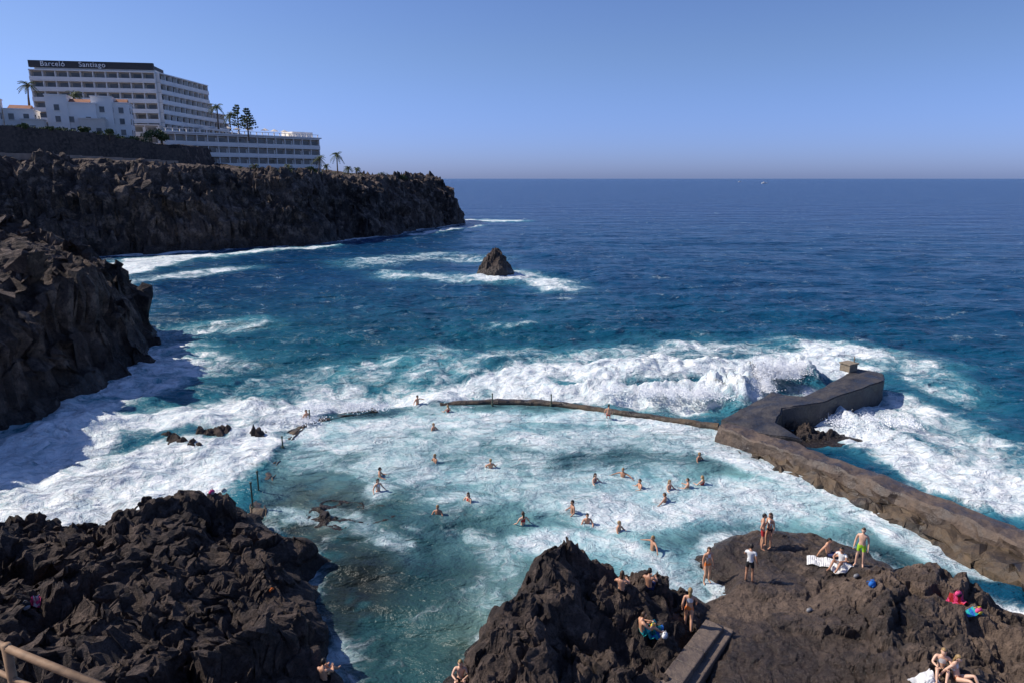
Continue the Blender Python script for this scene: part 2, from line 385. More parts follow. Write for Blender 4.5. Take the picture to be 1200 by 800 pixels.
# ---------------------------------------------------------------- WATER
xf=list(np.arange(-50,36.01,.25));xr=[36]
s=.25
while xr[-1]<25000:s=min(s*1.045,900);xr.append(xr[-1]+s)
xr=xr[1:]
xl=[-50];s=.25
while xl[-1]>-25000:s=min(s*1.045,900);xl.append(xl[-1]-s)
ysl=list(np.arange(8,76.01,.22));s=.22
while ysl[-1]<40000:s=min(s*1.03,1500);ysl.append(ysl[-1]+s)
X,Y=np.meshgrid(np.array(xl[::-1][:-1]+xf+xr),np.array(ysl))
POOL=[(p[0],p[1]) for p in pw]+[G(450,475),G(400,482)]+[(p[0],p[1]) for p in pw2[2:]]+[(-9,29),(-7,20),(-3,16),(6,20),(9,27),(16,28),(22,26),(22,31),(19.5,36),(15,42)]
dist=np.hypot(X,Y)
wx=X+fbm(X*.12,Y*.12,3,90)*3.0+fbm(X*.5,Y*.5,3,92)*.9;wy=Y+fbm(X*.12,Y*.12,3,91)*3.0+fbm(X*.5,Y*.5,3,93)*.9
pin=sstep(-.4,.4,sdist(X,Y,POOL))
F=np.zeros_like(X);A=np.zeros_like(X)
def stroke(px,r,st,air=None,soft=.6):
    global F,A
    pts=[G(u,v) for u,v in px];d=dline(wx,wy,pts)
    F=np.maximum(F,st*sstep(r*(1+soft),r*(1-soft),d))
    A=np.maximum(A,(air if air is not None else st)*sstep(r*2.2,r*.3,d))
stroke([(690,436),(780,434),(850,436),(930,420),(985,412)],3.8,1.15)
stroke([(620,455),(720,462),(800,474),(850,470)],2.6,1.4)
stroke([(840,470),(880,455),(930,440),(985,428)],3.0,1.45)
stroke([(500,432),(580,424),(660,420),(740,412),(860,408)],3.6,.66,1.)
stroke([(400,458),(470,460),(560,455),(640,448)],3.2,.9,1)
stroke([(585,380),(610,379)],1.2,.5,.5)
stroke([(330,480),(400,478),(470,468),(520,458)],2.4,1.2)
stroke([(250,475),(330,460),(420,430),(520,412)],3.4,.52,.7)
stroke([(175,392),(230,386),(300,380)],3,.55,.6)
stroke([(165,415),(200,435),(260,430)],4,.78,.6)
stroke([(0,575),(60,540),(110,505),(200,490),(290,480),(350,490)],4.2,1.1)
stroke([(0,605),(100,575),(200,560),(300,540)],3.4,1.25)
stroke([(40,510),(130,460),(200,445)],3.6,.95)
stroke([(295,555),(318,522),(350,496),(430,488),(500,476)],1.3,1.3)
stroke([(960,490),(1000,510),(1080,545),(1200,585)],2.5,1.3)
stroke([(985,470),(1050,480),(1120,520),(1200,560)],3.0,.82,1.)
stroke([(1050,425),(1090,435),(1110,460)],2.4,.55,.8)
stroke([(940,403),(1020,412)],2.5,.6,.8)
stroke([(135,318),(175,305),(235,300)],6,1.15);stroke([(150,330),(270,315)],4,.7);stroke([(250,298),(330,294),(400,288)],2.5,1.)
stroke([(545,258),(600,259)],5,1.3);stroke([(480,275),(520,270),(560,264)],3,1.)
stroke([(440,308),(500,300),(560,303)],6,.6,.9);stroke([(480,322),(540,325),(620,328),(660,336)],4.2,.82,1.);stroke([(600,318),(640,325)],3,.8,.9)
stroke([(560,324),(600,324)],2.5,1.2,1.)
pool=pin>.3
F=np.where(pool,F*.35,F);A=np.where(pool,np.maximum(A*.3,0),A)
def pstroke(*a,**k):
    global F,A
    f0,a0=F.copy(),A.copy();stroke(*a,**k);F=f0+(F-f0)*pin;A=a0+(A-a0)*pin
pstroke([(350,515),(400,500),(460,488),(560,482),(700,490),(820,508)],2.0,1.05,1)
pstroke([(420,520),(480,515),(560,510),(660,515),(760,525)],3.3,.84,1)
pstroke([(440,545),(500,555),(580,560),(680,575),(760,580)],3.3,.80,1)
pstroke([(800,520),(860,545),(930,570),(1010,600)],2.5,1.12,1)
pstroke([(740,605),(850,595),(960,600)],2.6,1.05,1)
pstroke([(640,635),(720,640),(790,665),(830,688)],1.6,1.0,1)
pstroke([(330,600),(380,625),(440,640)],1.0,.62,.3)
pstroke([(310,560),(350,540),(400,560),(430,590)],1.0,.62,.3)
pstroke([(500,610),(560,645),(610,680),(560,740)],1.3,.40,.3)
pstroke([(1040,620),(1100,650),(1200,690)],1.8,1.15,.9)
def shore(poly,r,s):
    global F
    d=-sdist(wx*.3+X*.7,wy*.3+Y*.7,poly);F=np.maximum(F,s*np.exp(-np.clip(d,0,99)/r))
shore(COAST,3.,.95);shore(LROCK,.6,.55);shore(CROCK,.5,.55);shore(PLAT,.6,.8)
n_l=fbm(X*.045,Y*.045,4,95)
F=F-.22*pin*sstep(.05,.5,fbm(X*.16+5,Y*.2,3,111))*sstep(1.,.7,F)
swell=fbm(X*.05+Y*.03,Y*.10,3,97)*.55+fbm(X*.22,Y*.3,4,98)*.38+fbm(X*.7,Y*.9,3,99,True)*.12
fade=sstep(420,120,dist)
Z=swell*fade*(1-pin*.78)
Z+=np.clip(F,0,1)*fade*(fbm(X*.9,Y*.9,4,101,True)*.2+fbm(X*.3,Y*.3,3,102)*.35)*(1-pin*.75)
def hump(px,r,h):
    global Z
    d=dline(wx,wy,[G(u,v) for u,v in px]);g=np.exp(-(d/r)**2)
    Z+=h*g*(1-pin)*(.75+.4*fbm(X*.5,Y*.5,3,105)+.3*fbm(X*1.8,Y*1.8,3,106,True))
hump([(690,458),(760,468),(830,476)],1.5,1.3);hump([(850,470),(900,456),(945,446)],2.0,2.4);hump([(340,492),(420,482),(490,468)],1.4,.6)
hump([(980,492),(1030,510)],1.4,.7);hump([(60,520),(140,500)],2.5,.6);hump([(560,435),(640,430)],2.,.5);hump([(720,436),(830,430)],2.2,.8)
def mixv(a,b,t):return a+(b-a)*t[...,None]
deep=np.array([.002,.036,.120]);mid=np.array([.003,.048,.118]);teal=np.array([.005,.075,.108]);milk=np.array([.10,.38,.43])
col=np.zeros(X.shape+(3,))+deep
col=mixv(col,mid,sstep(420,110,dist));col=mixv(col,teal,sstep(130,60,dist)*(.45+.4*sstep(30,-10,X)))
col=mixv(col,milk,np.clip(A*(.6+.6*n_l),0,1)*.75)
pc=np.zeros(X.shape+(3,))+np.array([.010,.044,.058])
pc=mixv(pc,np.array([.022,.072,.078]),sstep(-.3,.4,n_l))
pc=mixv(pc,np.array([.08,.10,.058]),np.exp(-((X+.2)**2/5+(Y-24)**2/12))*.75)
rk=np.exp(-((X+10.6)**2/9+(Y-33.5)**2/30))+.7*np.exp(-((X+6.5)**2/5+(Y-26)**2/16))
pc=mixv(pc,np.array([.020,.020,.015]),np.clip(rk*1.2,0,1)*sstep(-.25,.15,fbm(X*.7,Y*.7,4,121,True)))
pc=mixv(pc,np.array([.22,.45,.47]),np.clip(A*(.75+.7*fbm(X*.12,Y*.12,3,107)),0,1)*.88)
col=mixv(col,pc,pin)
col4=np.concatenate([col,np.ones(X.shape+(1,))],-1)
m,nt,b=newmat('sea_water');co=objco(nt)
fa=N(nt,'ShaderNodeAttribute',attribute_name='foam').outputs['Fac'];wc=N(nt,'ShaderNodeAttribute',attribute_name='wcol').outputs['Color']
po=N(nt,'ShaderNodeAttribute',attribute_name='pool').outputs['Fac']
flat=objco(nt,(1,1,.0))
wn=noise(nt,flat,.3,4,.6);wv=N(nt,'ShaderNodeVectorMath',operation='MULTIPLY_ADD');setin(nt,wv,0,wn.outputs[1]);wv.inputs[1].default_value=(4.,4.,0);setin(nt,wv,2,flat)
warp=wv.outputs[0]
nA=noise(nt,warp,.26,9,.62,.8).outputs[0];nB=noise(nt,warp,1.5,7,.68,.8).outputs[0]
nn=math_(nt,'ADD',math_(nt,'MULTIPLY',nA,.74),math_(nt,'MULTIPLY',nB,.26))
v=math_(nt,'MULTIPLY_ADD',math_(nt,'SUBTRACT',nn,.5),3.3,fa)
m1=mixf(nt,po,mrange(nt,v,.45,1.0,0,1,True),math_(nt,'MULTIPLY',mrange(nt,v,.38,1.4,0,1,True),.94))
vo=N(nt,'ShaderNodeTexVoronoi',feature='DISTANCE_TO_EDGE');setin(nt,vo,'Vector',warp);setin(nt,vo,'Scale',.7)
vo2=N(nt,'ShaderNodeTexVoronoi',feature='DISTANCE_TO_EDGE');setin(nt,vo2,'Vector',warp);setin(nt,vo2,'Scale',2.1)
la=math_(nt,'MAXIMUM',mrange(nt,vo.outputs[0],0,.13,1,0),mrange(nt,vo2.outputs[0],0,.16,.6,0))
m2=math_(nt,'MULTIPLY',math_(nt,'MULTIPLY',la,mrange(nt,v,.2,.65)),mrange(nt,nB,.38,.62,.0,.5))
foam=math_(nt,'MAXIMUM',m1,m2,clamp=True)
vary=noise(nt,flat,.09,6,.6,.4).outputs[0]
wc2=mixc(nt,1.,wc,mixc(nt,mrange(nt,vary,.35,.65),(.70,.76,.84),(1.25,1.2,1.15)),'MULTIPLY')
wc2=mixc(nt,math_(nt,'MULTIPLY',mrange(nt,v,.25,.9,0,1,True),.5),wc2,(.36,.60,.64))
fcol=mixc(nt,mrange(nt,nB,.35,.62),(.54,.65,.68),(.90,.91,.90))
c=mixc(nt,foam,wc2,fcol);nt.links.new(c,b.inputs['Base Color'])
nt.links.new(mrange(nt,foam,0,.6,.2,.8),b.inputs['Roughness']);b.inputs['IOR'].default_value=1.33
nt.links.new(mrange(nt,foam,0,.7,.22,.1),b.inputs['Specular IOR Level'])
w1=noise(nt,objco(nt,(.6,1,.6)),.35,6,.6,.3).outputs[0];w2=noise(nt,objco(nt,(.7,1,.7)),1.8,5,.6,.3).outputs[0]
w0=noise(nt,objco(nt,(.5,1,.5)),.06,5,.6,.2).outputs[0]
p=bump(nt,b,w0,1.,7.0);p=bump(nt,b,w1,.9,1.2,p);p=bump(nt,b,w2,.8,.2,p);p=bump(nt,b,math_(nt,'MULTIPLY',nB,foam),.7,.34,p)
nt.links.new(p,b.inputs['Normal'])
M_sea=m
grid_obj('sea_water',X,Y,Z,M_sea,{'foam':F,'wcol':col4,'pool':pin})
M_spray=simple('sea_spray',(.92,.93,.94),.8,.02)
mb=MB()
def spray(u,v,n,sx,sy,sz,z0=.8):
    cx,cy=G(u,v)
    lobes=[(random.gauss(0,sx),random.uniform(.4,1.)*sz,random.uniform(.2,.55)) for _ in range(9)]
    for i in range(n):
        lx,lh,lw=random.choice(lobes);t=random.random()**1.7
        p=Vector((cx+lx+random.gauss(0,lw*(1-.5*t)),cy+random.gauss(0,sy),z0+t*lh));r=random.uniform(.012,.036)*(1.3-t)
        q=Matrix.Rotation(random.random()*6,3,'X')@Matrix.Rotation(random.random()*6,3,'Z')
        vs=[p+q@(Vector(k)*r) for k in((1,1,1),(-1,-1,1),(-1,1,-1),(1,-1,-1))]
        mb.add(vs,[(0,1,2),(0,3,1),(0,2,3),(1,3,2)],M_spray)
for u,v_,n,sx,sz,z0 in((903,457,11000,1.4,2.0,1.3),(868,467,7000,1.1,1.5,.8),(938,449,5000,1.1,1.3,1.0),(800,474,5000,2.2,.9,.7),(740,467,4500,2.2,.8,.6),(1010,500,3000,1.5,.8,.3),(420,482,2500,2.4,.5,.3),(350,496,1200,1.2,.5,.2)):spray(u,v_,n,sx,.5,sz,z0)
mb.obj('sea_spray')
# ---------------------------------------------------------------- HOTEL
M_white=simple('white_render',(.83,.785,.73),.8,.06,.3);M_cream=simple('cream_render',(.64,.58,.51),.8,.08,.3)
M_dark=simple('dark_fascia',(.045,.043,.045),.6,.1);M_letter=simple('sign_letters',(.8,.8,.8),.5,.02)
m,nt,b=newmat('window_glass');co=objco(nt);vv=N(nt,'ShaderNodeTexVoronoi');setin(nt,vv,'Vector',co);setin(nt,vv,'Scale',.35)
nt.links.new(mixc(nt,vv.outputs[0],(.02,.028,.035),(.18,.17,.16)),b.inputs['Base Color']);b.inputs['Roughness'].default_value=.12;M_glass=m
M_terra=simple('terracotta_tiles',(.30,.13,.07),.8,.2,1.)
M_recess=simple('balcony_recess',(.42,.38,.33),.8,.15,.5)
def facade(W,Gl,p0,p1,z0,nf,fh,bay=3.6,depth=12,proj=1.4,wall=M_white,rec=M_recess,par=.95):
    p0=Vector(p0);p1=Vector(p1);d=(p1-p0);L=d.length;d/=L;n=Vector((d.y,-d.x));a=math.atan2(d.y,d.x);mid=(p0+p1)/2
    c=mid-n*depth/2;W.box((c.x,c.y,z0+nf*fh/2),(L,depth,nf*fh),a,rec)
    nb=max(1,round(L/bay));bw=L/nb
    for i in range(nf):
        z=z0+i*fh;c=mid+n*(proj/2)
        W.box((c.x,c.y,z+fh-.16),(L+.3,proj,.32),a,wall)
        c=mid+n*(proj-.06);W.box((c.x,c.y,z+par/2+.02),(L+.3,.15,par),a,wall)
        for k in range(nb+1):
            q=p0+d*(k*bw)+n*(proj/2-.1);W.box((q.x,q.y,z+fh/2-.1),(.24,proj-.25,fh-.35),a,wall)
        for k in range(nb):
            q=p0+d*((k+.5)*bw)+n*.04;Gl.box((q.x,q.y,z+1.25),(bw*.62,.1,2.2),a,M_glass)
            if random.random()<.5:
                q=p0+d*((k+.5)*bw+bw*.4)+n*.03;Gl.box((q.x,q.y,z+1.25),(bw*.12,.08,2.3),a,wall)
H=empty('hotel',(-130,240,28));W=MB();Gl=MB();D=MB()
zt=49.8;fh=3.05
A0=(-149,225);A1=(-113.5,231)
nf=7;z0=zt-nf*fh
facade(W,Gl,A0,A1,z0,nf,fh,3.7,16)
Bend=Vector((-111.5,262))
dirB=(Bend-Vector(A1)).normalized()
exts=[27.,24.,14.,11.,2,0,0]
for i in range(nf):
    e=Bend+dirB*exts[i]
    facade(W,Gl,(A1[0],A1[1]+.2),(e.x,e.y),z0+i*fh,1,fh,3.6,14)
W.box((-131,237,25),(36,12,7),math.atan2(6,35.5),M_white)
ra=math.atan2(6,35.5);mA=(Vector(A0)+Vector(A1))/2
W.box((mA.x-1,mA.y+8,zt+.4),(35,15,.8),ra,M_white)
D.box((mA.x-.5,mA.y+.4,zt+1.75),(36,1.2,2.0),ra,M_dark)
D.box((mA.x+.5,mA.y+8,zt+1.6),(30,10,1.6),ra,M_dark)
W.box((-118,248,zt+.35),(9,22,.6),-.07,M_white)
def par(o,e):
    o.location=(-e.location[0],-e.location[1],-e.location[2]);return o
par(W.obj('facade_structure',H),H);par(Gl.obj('windows',H),H);par(D.obj('roof_fascia',H),H)
for txt,off in(('Barceló',3.0),('Santiago',14.)):
    cu=bpy.data.curves.new('lettering','FONT');cu.body=txt;cu.size=2.1;cu.extrude=.06;cu.space_character=1.1
    o=link(bpy.data.objects.new('lettering',cu));o.data.materials.append(M_letter)
    d=(Vector(A1)-Vector(A0)).normalized();n=Vector((d.y,-d.x));q=Vector(A0)+d*off+n*.35
    o.rotation_euler=(math.pi/2,0,ra);o.location=(q.x-H.location[0],q.y-H.location[1],zt+1.1-H.location[2]);o.parent=H
H2=empty('hotel_wing',(-88,240,18));W=MB();Gl=MB()
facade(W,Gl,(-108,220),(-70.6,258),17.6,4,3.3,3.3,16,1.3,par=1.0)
d=Vector((37.4,38)).normalized();n=Vector((d.y,-d.x))
c=(Vector((-108,220))+Vector((-70.6,258)))/2
q=c-n*7;W.box((q.x,q.y,31.1),(55,17,.4),math.atan2(d.y,d.x),M_white)
for k in range(26):
    r=c+d*(-26+k*2.08)+n*1.25;W.box((r.x,r.y,31.75),(.25,.25,1.0),math.atan2(d.y,d.x),M_white)
r=c+n*1.25;W.box((r.x,r.y,32.2),(53,.2,.14),math.atan2(d.y,d.x),M_white)
q=c+d*22-n*6;W.box((q.x,q.y,32.2),(8,8,2.),math.atan2(d.y,d.x),M_white)
for k in range(9):
    r=c+d*(-18+k*4.3)-n*(2+random.random()*3);W.tube([(r.x,r.y,31.3),(r.x,r.y,33.4)],[.06,.06],M_white,6);W.tube([(r.x,r.y,33.1),(r.x,r.y,33.8)],[1.5,.05],M_cream,8)
facade(W,Gl,(-120,217),(-109,220),23.5,3,3.2,4,14,.4)
for nm,mb_ in(('wing_structure',W),('windows',Gl)):par(mb_.obj(nm,H2),H2)
def villa(name,c,ang,blocks,roof=None):
    e=empty(name,(c[0],c[1],c[2]));e.rotation_euler=(0,0,ang);W=MB();Gl=MB()
    for (x,y,z,sx,sy,sz,wall) in blocks:
        W.box((x,y,z+sz/2),(sx,sy,sz),0,wall);W.box((x,y,z+sz+.15),(sx+.3,sy+.3,.3),0,wall)
        nw=max(1,int(sx/2.8));nfl=max(1,int(sz/2.9))
        for f in range(nfl):
            for k in range(nw):
                xx=x-sx/2+(k+.5)*sx/nw;Gl.box((xx,y-sy/2-.02,z+1.5+f*2.95),(1.2,.1,1.5),0,M_glass)
                W.box((xx,y-sy/2-.1,z+.68+f*2.95),(1.5,.25,.1),0,wall)
            ns=max(1,int(sy/3.2))
            for k in range(ns):
                yy=y-sy/2+(k+.5)*sy/ns;Gl.box((x+sx/2+.02,yy,z+1.5+f*2.95),(.1,1.2,1.5),0,M_glass)
    if roof:
        for (x,y,z,sx,sy) in roof:W.add([(x-sx/2,y-sy/2,z),(x+sx/2,y-sy/2,z),(x+sx/2,y+sy/2,z),(x-sx/2,y+sy/2,z),(x-sx/2,y,z+1.1),(x+sx/2,y,z+1.1)],[(0,1,5,4),(2,3,4,5),(1,2,5),(3,0,4),(3,2,1,0)],M_terra)
    W.obj('walls',e);Gl.obj('windows',e)
villa('white_villa',(-118,197,28),.35,[(0,0,0,8,8,8.6,M_white),(5.2,1.6,0,5,8,10.6,M_white),(9.6,2.5,0,4,7,9.2,M_white),(-5,-1,0,5,7,10.4,M_white),(3,-4.5,0,6,3,4.5,M_cream)],[(0,-.5,8.95,5,5),(9.6,2.5,9.55,3,4)])
villa('white_villa',(-128.5,188,28),.4,[(0,0,0,6.5,8,6.2,M_white),(3.2,-4.8,0,5,3,3.6,M_cream)],[(0,0,6.55,5,6)])
villa('white_villa',(-134,181,28),.4,[(-2,0,0,7,8,11.5,M_white),(2.9,-1,0,2.8,6,8.4,M_white)])
m,nt,b=newmat('retaining_wall_stone');co=objco(nt)
n1=noise(nt,co,.25,6,.6).outputs[0];n2=noise(nt,co,1.5,6,.7).outputs[0]
nt.links.new(mixc(nt,mrange(nt,n2,.4,.65),mixc(nt,mrange(nt,n1,.4,.6),(.03,.027,.026),(.065,.055,.048)),(.11,.088,.072)),b.inputs['Base Color']);b.inputs['Roughness'].default_value=.95;M_ret=m
def fence_wall(name,pts,zb,zt_,th,mat):
    mb=MB()
    for (p,q) in zip(pts[:-1],pts[1:]):
        a=math.atan2(q[1]-p[1],q[0]-p[0]);L=math.dist(p[:2],q[:2])
        n=max(1,int(L/4))
        for i in range(n):
            t=(i+.5)/n;x=p[0]+(q[0]-p[0])*t;y=p[1]+(q[1]-p[1])*t;z=p[2]+(q[2]-p[2])*t
            mb.box((x,y,z+(zb+zt_)/2),(L/n-.01,th,zt_-zb),a,mat)
    return mb.obj(name)
fence_wall('retaining_wall',[(-171,129,29),(-123,169,29),(-107.5,184,28),(-93.5,202.5,24.5)],-8,.4,.8,M_ret)
fence_wall('parapet_wall',[(-140,140,21.8),(-119,157,21.9),(-106,166,21.6),(-97,176,21.2),(-88,186,20.6)],-1.,.85,.4,simple('old_parapet',(.30,.24,.19),.9,.2,1))
# ---------------------------------------------------------------- vegetation
def leafmat(name,col):return simple(name,col,.7,.45,2.)
M_leaf=leafmat('foliage',(.06,.09,.03));M_palm=leafmat('palm_frond',(.06,.09,.03));M_trunk=simple('trunk_bark',(.13,.09,.06),.9,.3,4)
def palm(x,y,z,h,cr=2.6):
    mb=MB();lean=random.uniform(-.4,.4)
    mb.tube([(0,0,-.5),(lean*.3,0,h*.4),(lean,0,h*.8),(lean*1.2,0,h)],[.32,.22,.19,.22],M_trunk,8)
    mb.ell((lean*1.2,0,h+.1),(.45,.45,.5),M_trunk)
    for i in range(26):
        a=random.random()*6.28;el=random.uniform(-.5,1.3);L=cr*random.uniform(.85,1.15);pts=[];n=9
        for k in range(n+1):
            t=k/n;r=L*t*math.cos(el*(1-.3*t));zz=L*t*math.sin(el)-1.1*cr*.5*t*t*1.3
            pts.append(Vector((lean*1.2+math.cos(a)*r,math.sin(a)*r,h+.3+zz)))
        mb.tube(pts,[.05]*len(pts),M_palm,4)
        sd=Vector((-math.sin(a),math.cos(a),0))
        for k in range(1,n):
            for s in(-1,1):
                p=pts[k];w=.75*math.sin(math.pi*(k/n)**.7)*cr/2.6+.15;tip=p+sd*s*w+Vector((0,0,-.35*w))+(pts[k+1]-p)*.7;e=(pts[k+1]-p)*.4
                mb.add([p,p+e,tip],[(0,1,2)],M_palm)
    return mb.obj('palm_tree',loc=(x,y,z))
def foliage(mb,c,r,n,mat,ls=.3):
    for i in range(n):
        v=Vector((random.gauss(0,1),random.gauss(0,1),random.gauss(0,1))).normalized()*random.random()**.4
        p=Vector((c[0]+v.x*r[0],c[1]+v.y*r[1],c[2]+v.z*r[2]))
        q=Euler((random.random()*6,random.random()*6,random.random()*6)).to_matrix();s=ls*random.uniform(.6,1.4)
        mb.add([p+q@Vector((-s,0,0)),p+q@Vector((0,-s*.5,0)),p+q@Vector((s,0,0)),p+q@Vector((0,s*.5,0))],[(0,1,2,3)],mat)
def at(u,v,Yd):
    d=bearing(u,v);t=Yd/d.y;return (d.x*t,Yd,CAMH+d.z*t)
for u,vb,vt,Yd in((396,207,183,245),(374,207,187,240),(383,207,196,238),(256,150,126,232),(270,152,136,240),(300,205,196,210),(408,207,198,250),(34,122,101,200),(418,207,199,252),(340,207,196,226),(90,150,112,203)):
    a=at(u,vb,Yd);b_=at(u,vt,Yd);palm(a[0],a[1],a[2],b_[2]-a[2],2.7 if vb-vt>15 else 1.8)
def conifer(u,vb,vt,Yd):
    a=at(u,vb,Yd);h=at(u,vt,Yd)[2]-a[2];mb=MB();mb.tube([(0,0,-2),(0,0,h*.5),(0,0,h)],[.3,.2,.03],M_trunk,7)
    for k in range(9):
        z=h*(.2+.78*k/8);r=h*.42*(1-k/9)+.3
        for j in range(7):
            an=random.random()*6.28;e=Vector((math.cos(an)*r,math.sin(an)*r,z+.25*r));mb.tube([(0,0,z),e],[.06,.02],M_trunk,4)
            for t in(.4,.65,.9):foliage(mb,(e.x*t,e.y*t,z+.25*r*t),(.35,.35,.18),7,M_leaf,.28)
    mb.obj('norfolk_pine',loc=(a[0],a[1],a[2]))
conifer(291,158,128,236);conifer(280,155,124,246)
def broad(u,vb,Yd,r,h):
    a=at(u,vb,Yd);mb=MB();mb.tube([(0,0,-1),(.1,0,h*.5),(0,.1,h*.8)],[.2,.14,.06],M_trunk,6)
    for i in range(4):
        an=i*1.6;mb.tube([(.1,0,h*.45),(math.cos(an)*r*.6,math.sin(an)*r*.6,h*.85)],[.1,.03],M_trunk,5)
    for k in range(9):
        c=(random.gauss(0,r*.45),random.gauss(0,r*.45),h*random.uniform(.6,1.));foliage(mb,c,(r*.45,r*.45,r*.35),70,M_leaf,.28)
    mb.obj('broadleaf_tree',loc=a)
for u,vb,Yd,r,h in((178,168,200,2.6,3.2),(190,170,202,1.8,2.4),(365,206,236,2.,2.5),(98,158,184,1.4,1.5),(128,160,186,1.3,1.4),(60,158,178,1.3,1.5),(30,154,174,1.5,1.6)):broad(u,vb,Yd,r,h)
mb=MB()
for i in range(110):
    if i%3:
        u=random.uniform(10,215);Yd=172+u*.14;v=150+u*.13
    else:
        u=random.uniform(270,500);Yd=205+(u-270)*.2;v=205
    x,y,_=at(u,v,Yd);zz=float(land(np.array([x]),np.array([y]))[0][0])
    r=random.uniform(.4,1.1);foliage(mb,(x,y,zz+r*.5),(r*1.3,r*1.3,r*.7),int(40*r)+10,M_leaf,.25)
mb.obj('shrubs')
def boat(u,Yd,L):
    x=(u-600)/800*Yd/C_*.98;mb=MB()
    mb.add([(-L/2,-L*.12,0),(L/2*.75,-L*.12,0),(L/2,0,0),(L/2*.75,L*.12,0),(-L/2,L*.12,0),(-L/2,-L*.14,L*.14),(L/2*.85,-L*.14,L*.14),(L/2*1.1,0,L*.17),(L/2*.85,L*.14,L*.14),(-L/2,L*.14,L*.14)],
      [(0,1,6,5),(1,2,7,6),(2,3,8,7),(3,4,9,8),(4,0,5,9),(5,6,7,8,9)],M_white)
    mb.box((-L*.05,0,L*.2),(L*.45,L*.2,L*.12),0,M_white);mb.box((-L*.05,0,L*.3),(L*.25,L*.16,L*.08),0,M_white);mb.tube([(0,0,L*.3),(0,0,L*.5)],[.1,.05],M_white,5)
    mb.obj('motor_boat',loc=(x,Yd,0))
boat(886,2400,18);boat(858,3400,14)
# ---------------------------------------------------------------- PEOPLE
def skinm(name,col):
    m,nt,b=newmat(name);co=objco(nt);n=noise(nt,co,6,4).outputs[0]
    nt.links.new(mixc(nt,mrange(nt,n,.35,.65),[x*.88 for x in col],[x*1.1 for x in col]),b.inputs['Base Color']);b.inputs['Roughness'].default_value=.45
    return m
SK=[skinm('skin_tan',(.58,.30,.18)),skinm('skin_light',(.68,.41,.28)),skinm('skin_brown',(.44,.22,.13))]
HAIRS=[simple('hair_dark',(.018,.012,.009),.5,.3,20),simple('hair_brown',(.06,.032,.016),.5,.3,20),simple('hair_blond',(.30,.19,.08),.5,.3,20)]
CL={k:simple('cloth_'+k,c,.85,.12,8) for k,c in dict(black=(.015,.015,.018),navy=(.02,.03,.10),red=(.45,.03,.03),white=(.75,.74,.72),green=(.35,.65,.03),blue=(.02,.15,.5),orange=(.75,.18,.03),pink=(.75,.08,.22),teal=(.02,.4,.4),yellow=(.75,.55,.05),grey=(.25,.25,.26)).items()}
M_eye=simple('eye_white',(.7,.7,.68),.3,.02);M_iris=simple('iris',(.03,.02,.015),.2,.1);M_lip=simple('lips',(.35,.09,.07),.5,.1)
V=Vector
def mir(j,k,l,r=None):
    j[k+'L']=V(l);j[k+'R']=V(r) if r else V((-l[0],l[1],l[2]))
